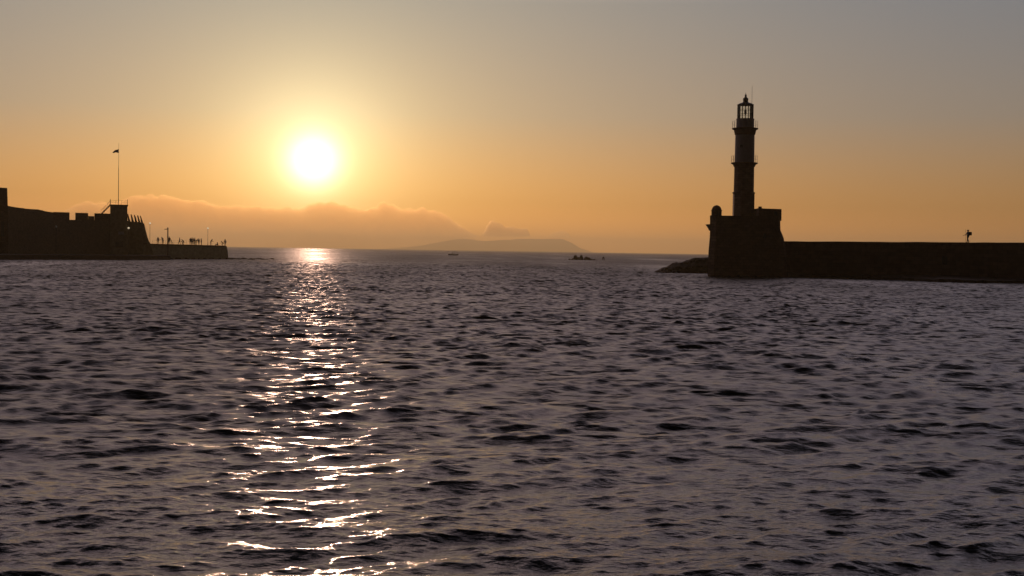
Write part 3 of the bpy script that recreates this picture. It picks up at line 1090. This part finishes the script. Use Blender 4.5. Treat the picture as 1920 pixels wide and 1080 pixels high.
def quay():
    root = thing('quay', 'upper stone quay in front of the sloping bastion, where people stand', 'quay', (at(360, 470, 340).x, 342, 0))
    Yq = lambda x: 324 + (x - 270) * .19
    pts = [(268, 456.8), (284, 457.4), (320, 457.7), (360, 458.9), (400, 460.3), (423, 461.0), (425, 461.6), (426.8, 470), (427.8, 478), (428.3, 490), (268, 490)]
    slab(MB(), pts, Yq, 14).build('wall', M['plaster'], root)
    slab(MB(), [(268, 456.5), (420.6, 460.5), (423.6, 461.0), (423.6, 462), (268, 457.9)], lambda x: Yq(x) - .18, 1.0).build('coping', M['stone'], root)
    rl = MB()
    prev = None
    for px in range(286, 352, 8):
        b = at(px, 457.8, Yq(px) + .5)
        rl.tube((b.x, b.y, b.z - .2), (b.x, b.y, b.z + 1.0), .02, seg=5)
        if prev:
            for hh in (.5, 1.0): rl.tube(prev + Vector((0, 0, hh)), b + Vector((0, 0, hh)), .014, seg=5)
        prev = b
    rl.build('railing', M['metal'], root)
    # low landing below, nearer to the camera
    low = [(-60, 487.6), (0, 487.3), (120, 487.2), (240, 487.4), (318, 487.2)]
    vs, fs = [], []
    xs = list(range(-80, 320, 14)) + [320]
    for px in xs:
        Yw = water_Y(px, interp(low, px))
        x, y = at(px, 480, Yw).x, Yw
        Yb_ = min(YW(px) + 4, Yw + 26)
        xb = at(px, 480, Yb_).x
        vs += [(x, y, -2), (x, y, 1.05), (xb, Yb_, 1.1), (xb, Yb_, -2)]
    n = len(xs)
    for i in range(n - 1):
        for k in range(3): fs.append((i * 4 + k, i * 4 + k + 1, i * 4 + k + 5, i * 4 + k + 4))
    fs += [(0, 1, 2, 3), tuple(reversed(range((n - 1) * 4, n * 4)))]
    o = MB().add(vs, fs).build('landing', M['rock'])
    tag(o, 'low dark landing stage along the water below the fortress walls', 'landing')
    return Yq


Yq = quay()

# flagpole and flag on the tower
Yf = YW(222) - .4
fp0 = at(222.0, 383.5, Yf)
fp1 = at(222.4 , 268.5, Yf)
fpole = thing('flagpole', 'tall thin flagpole on the roof of the square tower', 'flagpole', (fp0.x, fp0.y, fp0.z - .05))
MB().tube(fp0 - Vector((0, 0, .05)), (fp0.x, fp0.y, at(222, 315, Yf).z), .085, .065).tube((fp0.x, fp0.y, at(222, 315, Yf).z), (fp0.x, fp0.y, at(222, 270, Yf).z), .05, .03).build('pole', M['iron'], fpole)
MB().lathe([(.02, 0), (.07, .07), (.02, .14)], 8, (fp0.x, fp0.y, at(222, 270, Yf).z)).build('finial', M['iron'], fpole)
fz0, fz1 = at(222, 279.5, Yf).z, at(222, 286.5, Yf).z
vs, fs = [], []
for i in range(13):
    u = i / 12
    for j in range(7):
        w = j / 6
        drop = .75 * u ** 1.3
        hgt = (fz0 - fz1) * (1 - .68 * u)
        vs.append((fp0.x - .05 - 1.45 * u, fp0.y + .14 * math.sin(u * 9 + w * 2) * u, fz0 - drop * .9 - hgt * w - .05 * math.sin(u * 8 + w)))
for i in range(12):
    for j in range(6):
        a = i * 7 + j
        fs.append((a, a + 1, a + 8, a + 7))
fl = MB().add(vs, fs).build('flag', M['flag'], smooth=True)
sm = fl.modifiers.new('s', 'SOLIDIFY'); sm.thickness = .015
tag(fl, 'small dark flag drooping from the top of the flagpole', 'flag')


def street_lamp(px, pyg, pyb, Y, label):
    """globe lamp: pyg is the height of the globe in the photo, pyb of the foot"""
    b = at(px, pyb, Y)
    g = at(px, pyg, Y)
    root = thing('street_lamp', label, 'street lamp', b, 'globe lamps along the quay')
    z = g.z - .25
    MB().lathe([(.13, 0), (.13, .25), (.09, .3), (.06, .5), (.045, 1.2), (.04, z - b.z)], 10, b).build('post', M['iron'], root)
    MB().lathe([(.05, 0), (.12, .05), (.12, .09), (.06, .10)], 10, (b.x, b.y, z)).build('collar', M['iron'], root)
    r = .25
    prof = [(r * math.sin(math.pi * k / 9), z + .09 + r - r * math.cos(math.pi * k / 9)) for k in range(0, 10)]
    prof[0] = (.03, prof[0][1]); prof[-1] = (.03, prof[-1][1])
    MB().lathe(prof, 16, (b.x, b.y, 0)).build('lamp_globe', M['opal'], root, smooth=True)
    return root


street_lamp(281, 419.2, 458.5, Yq(281) + 6, 'globe lamp on the upper quay right beside the sloping bastion')
street_lamp(389.5, 428.6, 461.5, Yq(389) + 6, 'globe lamp on the upper quay nearest its seaward end')
street_lamp(240.8, 428.2, 478.5, YW(240) - 6, 'globe lamp standing in front of the corner of the square tower')
fnt = street_lamp(105, 425.5, 479, YW(105) - 5, 'faint unlit globe lamp in front of the crenellated wall')
op2 = op.copy()
op2.name = 'unlit_opal_globe'
for n_ in op2.node_tree.nodes:
    if n_.type == 'EMISSION': n_.inputs[1].default_value = 0.0
for ch in fnt.children:
    if ch.name.startswith('lamp_globe'): ch.data.materials[0] = op2

# dark post at the end of the landing
b = at(314.3, 487, 317)
mast = thing('mooring_mast', 'thick dark post with a short arm at its top at the end of the landing', 'post', (b.x, b.y, -.5))
tz = at(314.3, 428, 317).z
MB().tube((b.x, b.y, -1.5), (b.x, b.y, tz), .17, .13, seg=10).build('post', M['wood'], mast)
ar = at(308, 430, 317)
MB().box(ar.x, b.x - .1, b.y - .06, b.y + .06, ar.z - .05, ar.z + .07).build('arm', M['iron'], mast)
MB().tube((ar.x + .25, b.y, ar.z + .05), (b.x - .1, b.y, tz - .1), .03, seg=6).build('stay', M['iron'], mast)
MB().lathe([(.16, tz), (.19, tz + .05), (.13, tz + .14), (.03, tz + .2)], 8, (b.x, b.y, 0)).build('cap', M['iron'], mast)
# board leaning behind it, read as a small slanted frame
lp = at(320, 458.3, 330.5)
brd = thing('easel', 'slanted frame standing on the quay just right of the dark post', 'frame', lp)
for dx_, dy_ in ((-.95, 0), (.75, 0), (.1, .9)):
    MB().tube((lp.x + dx_, lp.y + dy_, lp.z - .1), (lp.x - .1, lp.y + .1, lp.z + 1.45), .05).build('leg', M['wood'], brd)

spots = [
    # px, stature, yaw, pose, label, mats, hat, feet y
    (296.3, 1.62, 170, None, 'person standing by the quay rail, first one right of the bastion', 'a b', 0, 458.6),
    (305.5, 1.72, 60, LEAN, 'broad person leaning on the rail between the bastion and the dark post', 'b a', 0, 458.8),
    (317.2, 1.78, 200, None, 'person standing close behind the dark post on the quay', 'c a', 0, 458.8),
    (336.8, 1.62, 90, WALK, 'slim person walking alone in the middle of the quay', 'a b', 0, 459.6),
    (344.6, 1.75, 80, BEND, 'crouching person facing left of the tight group on the quay', 'b b', 0, 460.2),
    (357.0, 1.66, 20, None, 'leftmost person of the tight group on the quay', 'a a', 0, 460.4),
    (359.8, 1.74, 190, ARM, 'person in the tight group raising a hand, second from its left', 'b a', 0, 460.5),
    (362.4, 1.70, 100, None, 'person in the middle of the tight group on the quay', 'c b', 0, 460.5),
    (365.0, 1.72, 250, None, 'person in the tight group, second from its right', 'a b', 0, 460.5),
    (367.6, 1.58, 300, LEAN, 'rightmost, stooping person of the tight group on the quay', 'b a', 0, 460.6),
    (372.6, 1.60, 180, None, 'thin person standing just right of the tight group', 'a a', 0, 460.8),
    (377.6, 1.62, 90, ARM, 'person with a raised arm left of the seaward globe lamp', 'c a', 0, 460.9),
    (395.2, 1.66, 270, LEAN, 'stooping person just right of the seaward globe lamp', 'b a', 0, 461.2),
    (408.5, 1.60, 80, SIT, 'person sitting low on the quay between the lamp and the quay end', 'a b', 0, 461.9),
    (418.6, 1.72, 100, BEND, 'crouching person beside the last one at the quay end', 'c a', 0, 462.2),
    (422.0, 1.66, 190, None, 'last person standing at the very end of the quay', 'a a', 1, 463.0),
]
for (px, st, yaw, pose, lab, mm, hat, fy) in spots:
    Yp = Yq(px) + (1.6 if pose in (SIT, BEND) else 2.2)
    # stand on the quay top at that place
    ztop = at(px, interp([(268, 456.8), (320, 457.7), (360, 458.9), (400, 460.3), (423, 461.0)], px), Yq(px)).z
    x = at(px, fy, Yp).x
    a, b_ = mm.split()
    person((x, Yp, ztop), st, R(yaw), pose, lab, (M['cloth_' + a], M['cloth_' + b_]), hat=bool(hat), group='people on the quay')

# low reef off the end of the quay
r3 = random.Random(21)
for k in range(13):
    px = 431 + k * 6.6 + r3.uniform(-2, 2)
    Y = water_Y(px, 486.2 + r3.uniform(-.4, .6))
    s = r3.uniform(.6, 1.3) * (1.15 - k * .03)
    boulder(at(px, 486, Y).x, Y, -.12, s * 1.3, s, .42 * s, 'flat rock awash in the water off the end of the quay', 'rocks awash off the quay end')
for k in range(9):
    px = 322 + k * 12.5 + r3.uniform(-3, 3)
    Y = Yq(px) - .9
    s = r3.uniform(.4, .8)
    boulder(at(px, 486, Y).x, Y, 0, s * 1.3, s, .6 * s, 'small rock at the foot of the upper quay wall', 'rocks at the foot of the upper quay')

# ------------------------------------------------------------------ offshore rocks, marker, boat
def islet(name, label, lumps, Y, sub=3):
    m = MB()
    for (px, py, w) in lumps:                       # top pixel and half width in pixels
        p = at(px, py, Y)
        s = Y / F
        bm = bmesh.new()
        bmesh.ops.create_icosphere(bm, subdivisions=sub, radius=1)
        vs = []
        for v in bm.verts:
            n_ = 1 + .28 * fbm(v.co * 1.7 + Vector((px, 0, 0)), 3)
            vs.append((p.x + v.co.x * w * s * n_, Y + v.co.y * w * s * 1.2 * n_, -.4 + (v.co.z) * (p.z + .4) / 1.02 * (.85 + .15 * n_)))
        m.add(vs, [[v.index for v in f.verts] for f in bm.faces])
        bm.free()
    o = m.build(name, M['rock'])
    return tag(o, label, 'rock', 'rocks standing offshore')


islet('rock', 'largest jagged rock offshore, left of the small marker', [(1079, 478.2, 4.6), (1084, 481.5, 7), (1090, 477.8, 4.2), (1076, 483.5, 6), (1087, 483, 9)], 560)
islet('rock', 'rounded rock touching the right side of the jagged offshore rock', [(1099.5, 480.8, 5), (1104, 482.3, 4.5), (1108, 485, 5)], 562)
islet('rock', 'low flat rock left of the jagged offshore rock', [(1068.5, 484.8, 3.4), (1061, 486.4, 4)], 558)
islet('rock', 'small low rock between the rounded rock and the marker', [(1114.5, 485.6, 3.2), (1119, 487, 2.4)], 563)

Ym = water_Y(1131, 487.9)
mk = at(1131.3, 487.9, Ym)
mkr = thing('channel_marker', 'small dark two legged marker standing in the water right of the rocks', 'marker', (mk.x, Ym, 0))
zt = at(1131.3, 481.2, Ym).z
for s in (-1, 1):
    for d in (0, .8):
        MB().tube((mk.x + s * .52, Ym + d, -1), (mk.x + s * .30, Ym + d, zt - .5), .11).build('leg', M['wood'], mkr)
MB().box(mk.x - .42, mk.x + .42, Ym - .1, Ym + .9, zt - .75, zt - .5).build('platform', M['wood'], mkr)
MB().lathe([(.36, zt - .5), (.30, zt - .15), (.12, zt)], 10, (mk.x, Ym + .4, 0)).build('cap', M['iron'], mkr)

# small motorboat far out
Yb = 840.0
bx = at(849, 478, Yb).x
boat = thing('motorboat', 'small dark motorboat with a slanted canopy far out on the sea', 'boat', (bx, Yb, 0))
vs, fs = [], []
secs = []
for i in range(13):
    u = i / 12
    x = -3.1 + 6.2 * u                      # bow towards the left
    uu = 1 - u
    half = 1.05 * (1 - max(0, (uu - .45) / .55) ** 2.2) + .02
    sheer = .75 + .45 * max(0, uu - .3) ** 1.5
    keel = -.25 + .55 * max(0, (uu - .7) / .3) ** 2
    ring = [(x, -half, sheer), (x, -half * .8, .1), (x, 0, keel), (x, half * .8, .1), (x, half, sheer), (x, half * .75, sheer - .12), (x, -half * .75, sheer - .12)]
    secs.append(ring)
m_ = MB()
for r_ in secs: vs += [(bx + a, Yb + b, c) for a, b, c in r_]
for i in range(12):
    for k in range(7):
        fs.append((i * 7 + k, i * 7 + (k + 1) % 7, (i + 1) * 7 + (k + 1) % 7, (i + 1) * 7 + k))
fs += [tuple(range(7)), tuple(reversed(range(84, 91)))]
m_.add(vs, fs).build('hull', M['hull'], boat)
MB().box(bx + 3.1, bx + 3.5, Yb - .2, Yb + .2, -.2, 1.15).build('outboard_motor', M['iron'], boat, bevel=.05)
MB().prism([(-.9, .85), (-.8, .85), (-.15, 1.7), (-.25, 1.7)], lambda p: (bx + p[0], Yb - .7, p[1]), lambda p: (bx + p[0], Yb + .7, p[1])).build('windshield', M['iron'], boat)
cn = MB().prism([(-.5, 1.95), (2.0, 2.95), (2.0, 3.02), (-.5, 2.05)], lambda p: (bx + p[0], Yb - .8, p[1]), lambda p: (bx + p[0], Yb + .8, p[1])).build('canopy', M['cloth_a'], boat)
for sx, zt_ in ((-.3, 2.05), (1.4, 2.72)):
    for sy in (-.7, .7):
        MB().tube((bx + sx, Yb + sy, .7), (bx + sx, Yb + sy, zt_), .035, seg=6).build('canopy_post', M['metal'], boat)
person((bx + .35, Yb, .35), 1.72, R(90), LEAN, 'person steering the small motorboat under its canopy', (M['cloth_b'], M['cloth_a']))
